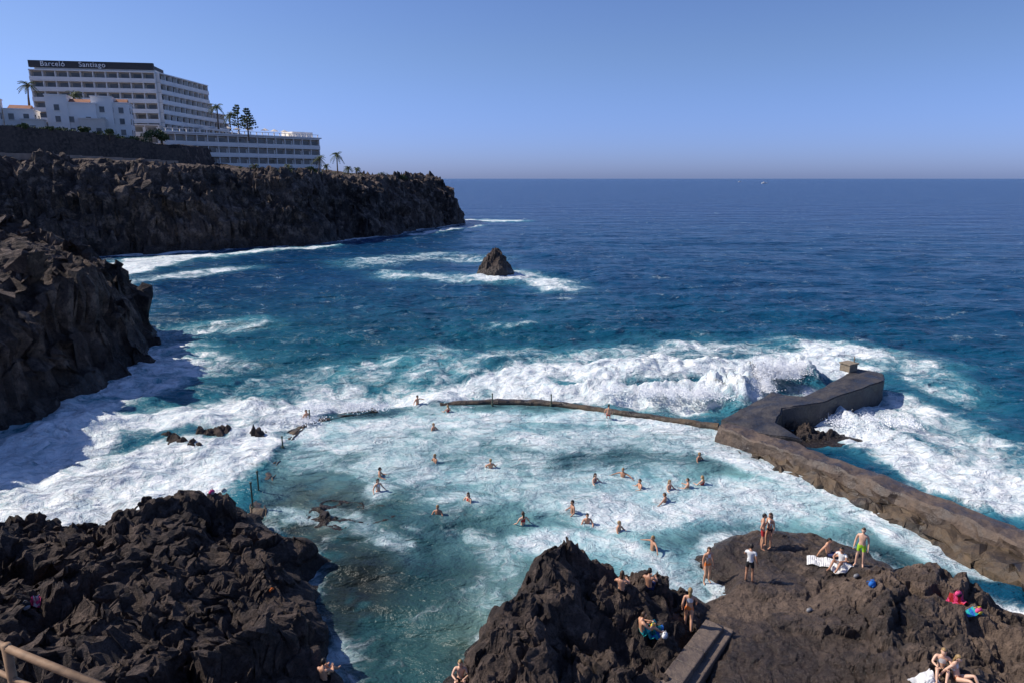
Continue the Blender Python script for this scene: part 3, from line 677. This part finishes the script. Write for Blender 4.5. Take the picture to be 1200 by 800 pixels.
def pose(kind):
    j=dict(pelvis=V((0,0,.95)),waist=V((0,-.01,1.09)),chest=V((0,.0,1.29)),neck=V((0,.01,1.46)),hb=V((0,-.01,1.53)),head=V((0,-.025,1.615)))
    mir(j,'sh',(.175,.01,1.40));mir(j,'el',(.235,.03,1.12),(-.245,.02,1.12));mir(j,'wr',(.25,-.05,.88),(-.27,-.08,.885))
    mir(j,'hip',(.09,0,.90));mir(j,'kn',(.105,-.02,.50),(-.12,-.06,.50));mir(j,'an',(.115,.03,.085),(-.15,-.01,.085));mir(j,'to',(.14,-.14,.03),(-.20,-.18,.03))
    if kind=='akimbo':
        mir(j,'el',(.36,.10,1.17));mir(j,'wr',(.19,-.02,1.0))
    elif kind=='reach':
        mir(j,'el',(.26,-.10,1.16),(-.25,.03,1.12));mir(j,'wr',(.14,-.28,1.27),(-.27,-.05,.88))
    elif kind=='arms_out':
        mir(j,'el',(.42,-.03,1.33),(-.42,-.06,1.30));mir(j,'wr',(.64,-.12,1.24),(-.62,-.18,1.22))
    elif kind=='swim':
        mir(j,'el',(.28,-.14,1.18),(-.30,-.10,1.18));mir(j,'wr',(.22,-.36,1.16),(-.40,-.26,1.17))
    elif kind=='wade':
        mir(j,'el',(.31,-.02,1.15),(-.33,-.0,1.16));mir(j,'wr',(.36,-.22,1.02),(-.42,-.18,1.02))
    elif kind=='step':
        mir(j,'kn',(.10,-.16,.52),(-.10,.02,.50));mir(j,'an',(.10,-.16,.085),(-.10,.24,.12));mir(j,'to',(.11,-.33,.03),(-.11,.10,.03))
        mir(j,'el',(.25,.12,1.14),(-.27,-.10,1.14));mir(j,'wr',(.25,.02,.92),(-.26,-.28,.96))
    elif kind in('sit','sitback'):
        j.update(pelvis=V((0,0,.13)),waist=V((0,.03,.27)),chest=V((0,.03,.46)),neck=V((0,.0,.63)),hb=V((0,-.03,.70)),head=V((0,-.05,.785)))
        mir(j,'sh',(.175,.02,.57));mir(j,'hip',(.09,-.02,.12));mir(j,'kn',(.16,-.38,.38),(-.14,-.40,.34));mir(j,'an',(.12,-.60,.07),(-.14,-.68,.07));mir(j,'to',(.14,-.77,.04),(-.16,-.85,.04))
        mir(j,'el',(.27,-.14,.39));mir(j,'wr',(.13,-.35,.40),(-.15,-.34,.40))
        if kind=='sitback':
            for k,dy in(('waist',.06),('chest',.12),('neck',.15),('hb',.14),('head',.12)):j[k].y+=dy
            for k in('shL','shR'):j[k].y+=.12
            mir(j,'el',(.27,.30,.33));mir(j,'wr',(.30,.40,.08))
    elif kind=='ledge':
        j.update(pelvis=V((0,0,.13)),waist=V((0,.0,.27)),chest=V((0,-.02,.46)),neck=V((0,-.05,.63)),hb=V((0,-.08,.70)),head=V((0,-.10,.785)))
        mir(j,'sh',(.175,-.03,.57));mir(j,'hip',(.09,-.02,.12));mir(j,'kn',(.11,-.42,.12));mir(j,'an',(.11,-.46,-.28));mir(j,'to',(.12,-.62,-.33))
        mir(j,'el',(.27,.0,.36));mir(j,'wr',(.25,-.1,.13))
    return j
RAD=dict(pelvis=.128,waist=.112,chest=.132,neck=.062,hb=.052,sh=.066,el=.043,wr=.029,hip=.098,kn=.057,an=.038,to=.034)
def person(name,loc,yaw,kind,skin=0,hair=0,bottom='navy',trunks=True,top=None,topc='white',longhair=False,sc_=1.0,headyaw=0.):
    j=pose(kind);f=longhair
    vs=[];idx={};rad=[]
    def addv(k,p,r):idx[k]=len(vs);vs.append(p);rad.append(r)
    rs=.93 if f else 1.
    for k in('pelvis','waist','chest','neck','hb'):addv(k,j[k],RAD[k]*(rs if k!='waist' else rs*.92))
    ed=[('pelvis','waist'),('waist','chest'),('chest','neck'),('neck','hb')]
    for s in'LR':
        for k in('sh','el','wr','hip','kn','an','to'):addv(k+s,j[k+s],RAD[k]*(rs*.95 if k in('sh','el') else rs))
        addv('ua'+s,(j['sh'+s]*.6+j['el'+s]*.4),.053*rs);addv('fa'+s,(j['el'+s]*.7+j['wr'+s]*.3),.043*rs)
        addv('th'+s,(j['hip'+s]*.65+j['kn'+s]*.35),.085);addv('ca'+s,(j['kn'+s]*.7+j['an'+s]*.3)+V((0,.015,0)),.058)
        dh=(j['wr'+s]-j['el'+s]).normalized();addv('pa'+s,j['wr'+s]+dh*.055,.033)
        ed+=[('chest','sh'+s),('sh'+s,'ua'+s),('ua'+s,'el'+s),('el'+s,'fa'+s),('fa'+s,'wr'+s),('wr'+s,'pa'+s),('pelvis','hip'+s),('hip'+s,'th'+s),('th'+s,'kn'+s),('kn'+s,'ca'+s),('ca'+s,'an'+s),('an'+s,'to'+s)]
    me=bpy.data.meshes.new('t');me.from_pydata(vs,[(idx[a],idx[b]) for a,b in ed],[]);o=bpy.data.objects.new('t',me);link(o)
    md=o.modifiers.new('s','SKIN')
    for i,sv in enumerate(me.skin_vertices[0].data):sv.radius=(rad[i],rad[i]);sv.use_root=(i==0)
    o.modifiers.new('u','SUBSURF').levels=1;md.use_smooth_shade=True
    dg=bpy.context.evaluated_depsgraph_get();ev=o.evaluated_get(dg);m2=bpy.data.meshes.new_from_object(ev)
    mb=MB();sk=SK[skin]
    for m_ in(sk,CL[bottom],CL[topc]):mb.mi(m_)
    mb.v=[tuple(v.co) for v in m2.vertices]
    for p in m2.polygons:
        c=p.center;best=None
        for a,b_ in ed:
            A,B=vs[idx[a]],vs[idx[b_]];d=B-A;t=max(0,min(1,(c-A).dot(d)/max(d.length_squared,1e-9)));ds=(c-(A+d*t)).length-(rad[idx[a]]*(1-t)+rad[idx[b_]]*t)*.9
            if best is None or ds<best[0]:best=(ds,a,b_,t)
        _,a,b_,t=best;mi=0
        if a=='pelvis' and (b_!='waist' or t<.35):mi=1
        if a.startswith('hip') and (trunks or t<.15):mi=1
        if trunks and a.startswith('th') and t<.35:mi=1
        if top=='shirt' and ((a in('waist','chest') and not b_=='hb') or (a=='pelvis' and b_=='waist' and t>=.2) or a.startswith('sh')):
            mi=2
            if a=='chest' and b_=='neck' and t>.8:mi=0
        if top=='bikini' and a=='waist' and t>.6:mi=2
        if top=='bikini' and a=='chest' and b_!='neck' and t<.35:mi=2
        mb.f.append(list(p.vertices));mb.m.append(mi)
    bpy.data.objects.remove(o);bpy.data.meshes.remove(m2)
    for s in'LR':
        w=j['wr'+s];d=(w-j['el'+s]).normalized()
        side=V((0,-1,0)) if abs(d.z)>.6 else (V((1,0,0)) if abs(d.y)>abs(d.x) else V((0,-1,0)))
        l=(side-d*side.dot(d)).normalized();n=d.cross(l);pc=w+d*.075
        for k,L in enumerate((.072,.082,.076,.058)):
            b0=pc+l*(.027-.018*k);mb.tube([b0,b0+d*L*.45,b0+d*L*.8+n*.01,b0+d*L+n*.028],[.0095,.0088,.008,.005],sk,5)
        t0=w+d*.035+l*.02;mb.tube([t0,t0+l*.03+d*.025,t0+l*.038+d*.055],[.012,.010,.006],sk,5)
    up=(j['head']-j['hb']).normalized();up=(up*.5+V((0,0,1))*.5).normalized()
    fr=V((0,-1,0));fr=(fr-up*fr.dot(up)).normalized();rt=up.cross(fr)*-1
    Mh=Matrix((rt,-fr,up)).transposed()@Matrix.Rotation(headyaw,3,'Z')
    c=j['head']
    def hs(p):
        if p.z<0:
            k=-p.z/.118;p.x*=1-.32*k*k;p.y-=.012*k
        if p.y<-.05 and abs(p.x)<.02 and -.04<p.z<.02:p.y-=.018
        return p
    mb.ell(c,(.077,.095,.118),sk,Mh,16,12,hs)
    for s in(-1,1):
        mb.ell(c+Mh@V((s*.079,.005,0)),(.010,.022,.032),sk,Mh,6,5)
        mb.ell(c+Mh@V((s*.031,-.084,.008)),(.014,.008,.007),M_eye,Mh,6,4);mb.ell(c+Mh@V((s*.031,-.091,.008)),(.006,.004,.006),M_iris,Mh,6,4)
    mb.ell(c+Mh@V((0,-.101,-.018)),(.012,.016,.016),sk,Mh,6,5);mb.ell(c+Mh@V((0,-.092,-.052)),(.022,.008,.007),M_lip,Mh,6,4)
    def hr(p):
        if p.y<-.02 and p.z<.055:p=V((p.x*.8,max(p.y,-.02)+.02,max(p.z,-.01)))
        if p.z<-.06:p.z=-.06
        return p
    hm=HAIRS[hair];mb.ell(c+Mh@V((0,.008,.012)),(.087,.105,.122),hm,Mh,16,12,hr)
    if longhair:
        mb.ell(c+Mh@V((0,.075,-.10)),(.062,.04,.15),hm,Mh,10,8)
    ob=mb.obj(name,smooth=True);ob.location=loc;ob.rotation_euler=(0,0,yaw);ob.scale=(sc_,)*3
    return ob
dg=bpy.context.evaluated_depsgraph_get()
trees=[BVHTree.FromObject(o,dg) for o in R]
def spot(u,v):
    o=V((0,0,CAMH));d=bearing(u,v).normalized();best=None
    for t in trees:
        h=t.ray_cast(o,d)
        if h[0] is not None and (best is None or h[3]<best[1]):best=(h[0],h[3])
    if best is None or best[0].z<0:
        x,y=G(u,v,.0);return V((x,y,0))
    return best[0]
sw=[(508,503,'swim'),(525,481,'swim'),(510,540,'swim'),(575,546,'swim'),(549,586,'swim'),(513,601,'swim'),(445,556,'swim'),(443,574,'wade'),(671,600,'wade'),(688,611,'swim'),(697,563,'swim'),(730,557,'arms_out'),(750,570,'swim'),(784,571,'swim'),(779,587,'arms_out'),(806,569,'swim'),(823,566,'swim'),(819,538,'swim'),(725,620,'swim'),(613,614,'wade'),(765,643,'arms_out'),(728,690,'wade')]
for i,(u,v,k) in enumerate(sw):
    x,y=G(u,v,.05);wl={'swim':1.22,'wade':1.0,'arms_out':1.2}[k]
    if (u,v)==(765,643):wl=1.0
    lh=i%3==1
    person('swimmer',(x,y,.0-wl+.02),random.uniform(-3,3),k,i%3,random.choice([0,0,1,2]),['black','navy','red','blue','teal'][i%5],not lh,'bikini' if lh else None,['black','red','orange'][i%3],lh)
def stand(u,v,yaw,kind,**k):
    p=spot(u,v);person(k.pop('name','standing_bather'),(p.x,p.y,p.z-.02),yaw,kind,**k)
stand(828,682,.3,'stand',skin=0,hair=1,bottom='orange',trunks=False,longhair=True,top='bikini',topc='orange')
stand(877,681,2.6,'reach',skin=2,hair=0,bottom='black',top='shirt',topc='white')
stand(892,642,1.2,'akimbo',skin=0,hair=0,bottom='red')
stand(900,641,-1.2,'stand',skin=0,hair=1,bottom='black',trunks=False,longhair=True,top='bikini',topc='black')
stand(1007,662,-.6,'stand',skin=1,hair=1,bottom='green')
stand(806,737,2.9,'step',skin=0,hair=2,bottom='orange',trunks=False,longhair=True,top='bikini',topc='orange')
for u,v,yaw,kd,kw in((985,662,-.9,'sit',dict(skin=2,bottom='white',top='shirt')),(972,652,.8,'sitback',dict(skin=0,bottom='navy')),(728,694,2.8,'sit',dict(skin=0,bottom='black',longhair=True,hair=1)),(760,690,2.6,'sit',dict(skin=2,bottom='navy',hair=0)),
    (1102,786,-.5,'sit',dict(skin=1,hair=2,bottom='black',longhair=True,top='bikini',topc='black')),(1122,797,.6,'sitback',dict(skin=1,hair=2,bottom='orange',longhair=True,trunks=False,top='bikini',topc='orange')),
    (752,742,1.8,'sit',dict(skin=0,bottom='teal',hair=1)),(380,799,2.9,'sit',dict(skin=0,hair=0,bottom='black'))):
    p=spot(u,v);person('seated_bather',(p.x,p.y,p.z-.03),yaw,kd,**kw)
x,y=G(713,486,.3);person('seated_bather',(x,y,.2),3.0,'ledge',skin=0,bottom='red')
x,y=G(362,490,.3);person('swimmer',(x-.3,y+.4,-.9),1,'wade',0,0)
x,y=G(489,469,.3);person('swimmer',(x,y,-1.0),1,'arms_out',0,0)
p=spot(540,799);person('seated_bather',(p.x,p.y,p.z),0,'sit',skin=1,hair=2,bottom='black',longhair=True)
def towel(u,v,sx,sy,yaw,mat,mat2=None,cr=.06,name='beach_towel'):
    p=spot(u,v);n=18;mb=MB();vs=[];sd=random.random()*50
    ca,sa=math.cos(yaw),math.sin(yaw)
    for j_ in range(n+1):
        for i_ in range(n+1):
            x=(i_/n-.5)*sx;y=(j_/n-.5)*sy;wx_=x*ca-y*sa;wy_=x*sa+y*ca
            hz=-9
            for t in trees:
                h=t.ray_cast(V((p.x+wx_,p.y+wy_,8)),V((0,0,-1)))
                if h[0] is not None:hz=max(hz,h[0].z)
            hz=max(hz,p.z-.12)
            w=float(vn(np.array([x*6+sd]),np.array([y*6+sd]),np.array([0.]))[0])
            vs.append((p.x+wx_,p.y+wy_,min(hz,p.z+.2)+.03+cr*(w+.7)))
    for j_ in range(n):
        for i_ in range(n):
            q=j_*(n+1)+i_;mb.add([vs[q],vs[q+1],vs[q+n+2],vs[q+n+1]],[(0,1,2,3)],mat2 if (mat2 and (i_//3)%2) else mat)
    o=mb.obj(name,smooth=True);s=o.modifiers.new('s','SOLIDIFY');s.thickness=.012
    return o
def bag(u,v,yaw,mat,mat2,s=1.):
    p=spot(u,v);mb=MB()
    def sq(q):return V((q.x,q.y,q.z*(1.-.15*abs(q.x)/.2)))
    mb.ell((0,0,.16),(.22,.13,.19),mat,None,14,10,sq);mb.ell((0,-.11,.12),(.15,.06,.11),mat2,None,10,8)
    mb.tube([(-.1,.02,.3),(-.07,.02,.4),(0,.02,.44),(.07,.02,.4),(.1,.02,.3)],[.014]*5,mat2,6)
    mb.tube([(-.12,.10,.28),(-.14,.2,.2),(-.12,.14,.05)],[.018]*3,mat2,6);mb.tube([(.12,.10,.28),(.14,.2,.2),(.12,.14,.05)],[.018]*3,mat2,6)
    o=mb.obj('beach_bag',smooth=True,loc=(p.x,p.y,p.z-.02));o.rotation_euler=(.2,0,yaw);o.scale=(s,)*3
towel(968,658,1.5,.8,-.4,CL['white']);towel(985,664,.9,.7,.3,CL['white'])
bag(1021,686,.5,CL['blue'],CL['blue'],.8);towel(1122,703,.7,.4,.2,CL['pink'],CL['red'],.1);bag(1122,697,.3,CL['pink'],CL['black'],.7)
towel(1140,718,.6,.3,.1,CL['blue'],CL['teal'],.08);bag(1146,717,.3,CL['pink'],CL['yellow'],.7);bag(1003,676,.3,CL['grey'],CL['black'],.6)
towel(768,742,.6,.45,.5,CL['teal'],CL['blue'],.12);bag(764,736,1.,CL['yellow'],CL['teal'],.8);bag(778,746,1.,CL['white'],CL['grey'],.7)
towel(38,708,.7,.4,.2,CL['white'],CL['pink'],.12);bag(46,708,1.,CL['pink'],CL['white'],.7);bag(30,712,1.,CL['black'],CL['grey'],.8)
bag(248,578,1.,CL['pink'],CL['grey'],.7);bag(262,576,1.,CL['grey'],CL['white'],.7);bag(318,692,1.,CL['orange'],CL['black'],.5);towel(1085,798,.8,.6,.2,CL['white'],None,.1)
bag(822,664,1.,CL['black'],CL['grey'],.8);bag(948,716,.3,CL['grey'],CL['black'],.6)
M_pole=simple('pole_metal',(.08,.10,.07),.6,.3,8)
for u,v,h in((577,470,.8),(646,471,.8),(363,490,.8),(331,520,.7),(303,572,1.2),(296,590,1.4)):
    x,y=G(u,v,.3);mb=MB();mb.tube([(0,0,-.6),(0,0,h)],[.05,.045],M_pole);mb.ell((0,0,h),(.07,.07,.07),M_pole);mb.tube([(0,0,-.1),(0,0,.06)],[.12,.1],M_pole);mb.obj('wall_post',loc=(x,y,.1))
M_wood=simple('railing_wood',(.26,.16,.09),.7,.3,6,.01)
mb=MB();mb.box((-8,1.5,9.9),(14,9.5,1.2),0,M_conc);mb.obj('viewing_terrace',bevel=.05)
d0=bearing(-80,722);d1=bearing(125,806)
pa=V((0,0,CAMH))+d0*8.6;pb=V((0,0,CAMH))+d1*7.2;pb=pb+(pb-pa).normalized()*.4
mb=MB();mb.tube([pa,(pa+pb)/2+V((0,0,-.01)),pb],[.045]*3,M_wood,8);lo=V((0,0,-.42));mb.tube([pa+lo,pb+lo],[.032]*2,M_wood,8)
for t in(.0,.42,.95):
    q=pa.lerp(pb,t);mb.tube([(q.x,q.y,10.3),(q.x,q.y,q.z+.04)],[.05,.05],M_wood,8)
mb.obj('wooden_railing',smooth=True)
# ---------------------------------------------------------------- light
sd=V((-.98,.18,0)).normalized();EL=math.radians(43)
sv=V((sd.x*math.cos(EL),sd.y*math.cos(EL),math.sin(EL)))
L=bpy.data.lights.new('sun','SUN');L.energy=5.0;L.angle=math.radians(.5);L.color=(1,.93,.83);lo_=link(bpy.data.objects.new('sun',L));lo_.rotation_euler=sv.to_track_quat('Z','Y').to_euler();lo_.location=(-50,20,80)
w=bpy.data.worlds.new('World');sc.world=w;w.use_nodes=True;nt=w.node_tree;bg=nt.nodes['Background']
sk=nt.nodes.new('ShaderNodeTexSky');sk.sky_type='NISHITA';sk.sun_disc=False;sk.sun_elevation=EL;sk.sun_rotation=math.atan2(sv.x,sv.y)
sk.air_density=1.;sk.dust_density=.7;sk.ozone_density=3.;sk.altitude=20
tc=N(nt,'ShaderNodeTexCoord');sx=N(nt,'ShaderNodeSeparateXYZ');nt.links.new(tc.outputs['Generated'],sx.inputs[0])
hz=mrange(nt,sx.outputs[2],0.,.18,1.,0.,True)
tint=mixc(nt,hz,(.76,.86,1.22),(.60,.78,1.68))
nt.links.new(mixc(nt,1.,sk.outputs[0],tint,'MULTIPLY'),bg.inputs[0]);bg.inputs[1].default_value=.1
cam=bpy.data.cameras.new('camera');cam.lens=24;cam.sensor_width=36;cam.clip_start=.1;cam.clip_end=80000
co_=link(bpy.data.objects.new('camera',cam));co_.location=(0,0,CAMH);co_.rotation_euler=(math.pi/2-PIT,0,0);sc.camera=co_
print('done',len(bpy.data.objects))
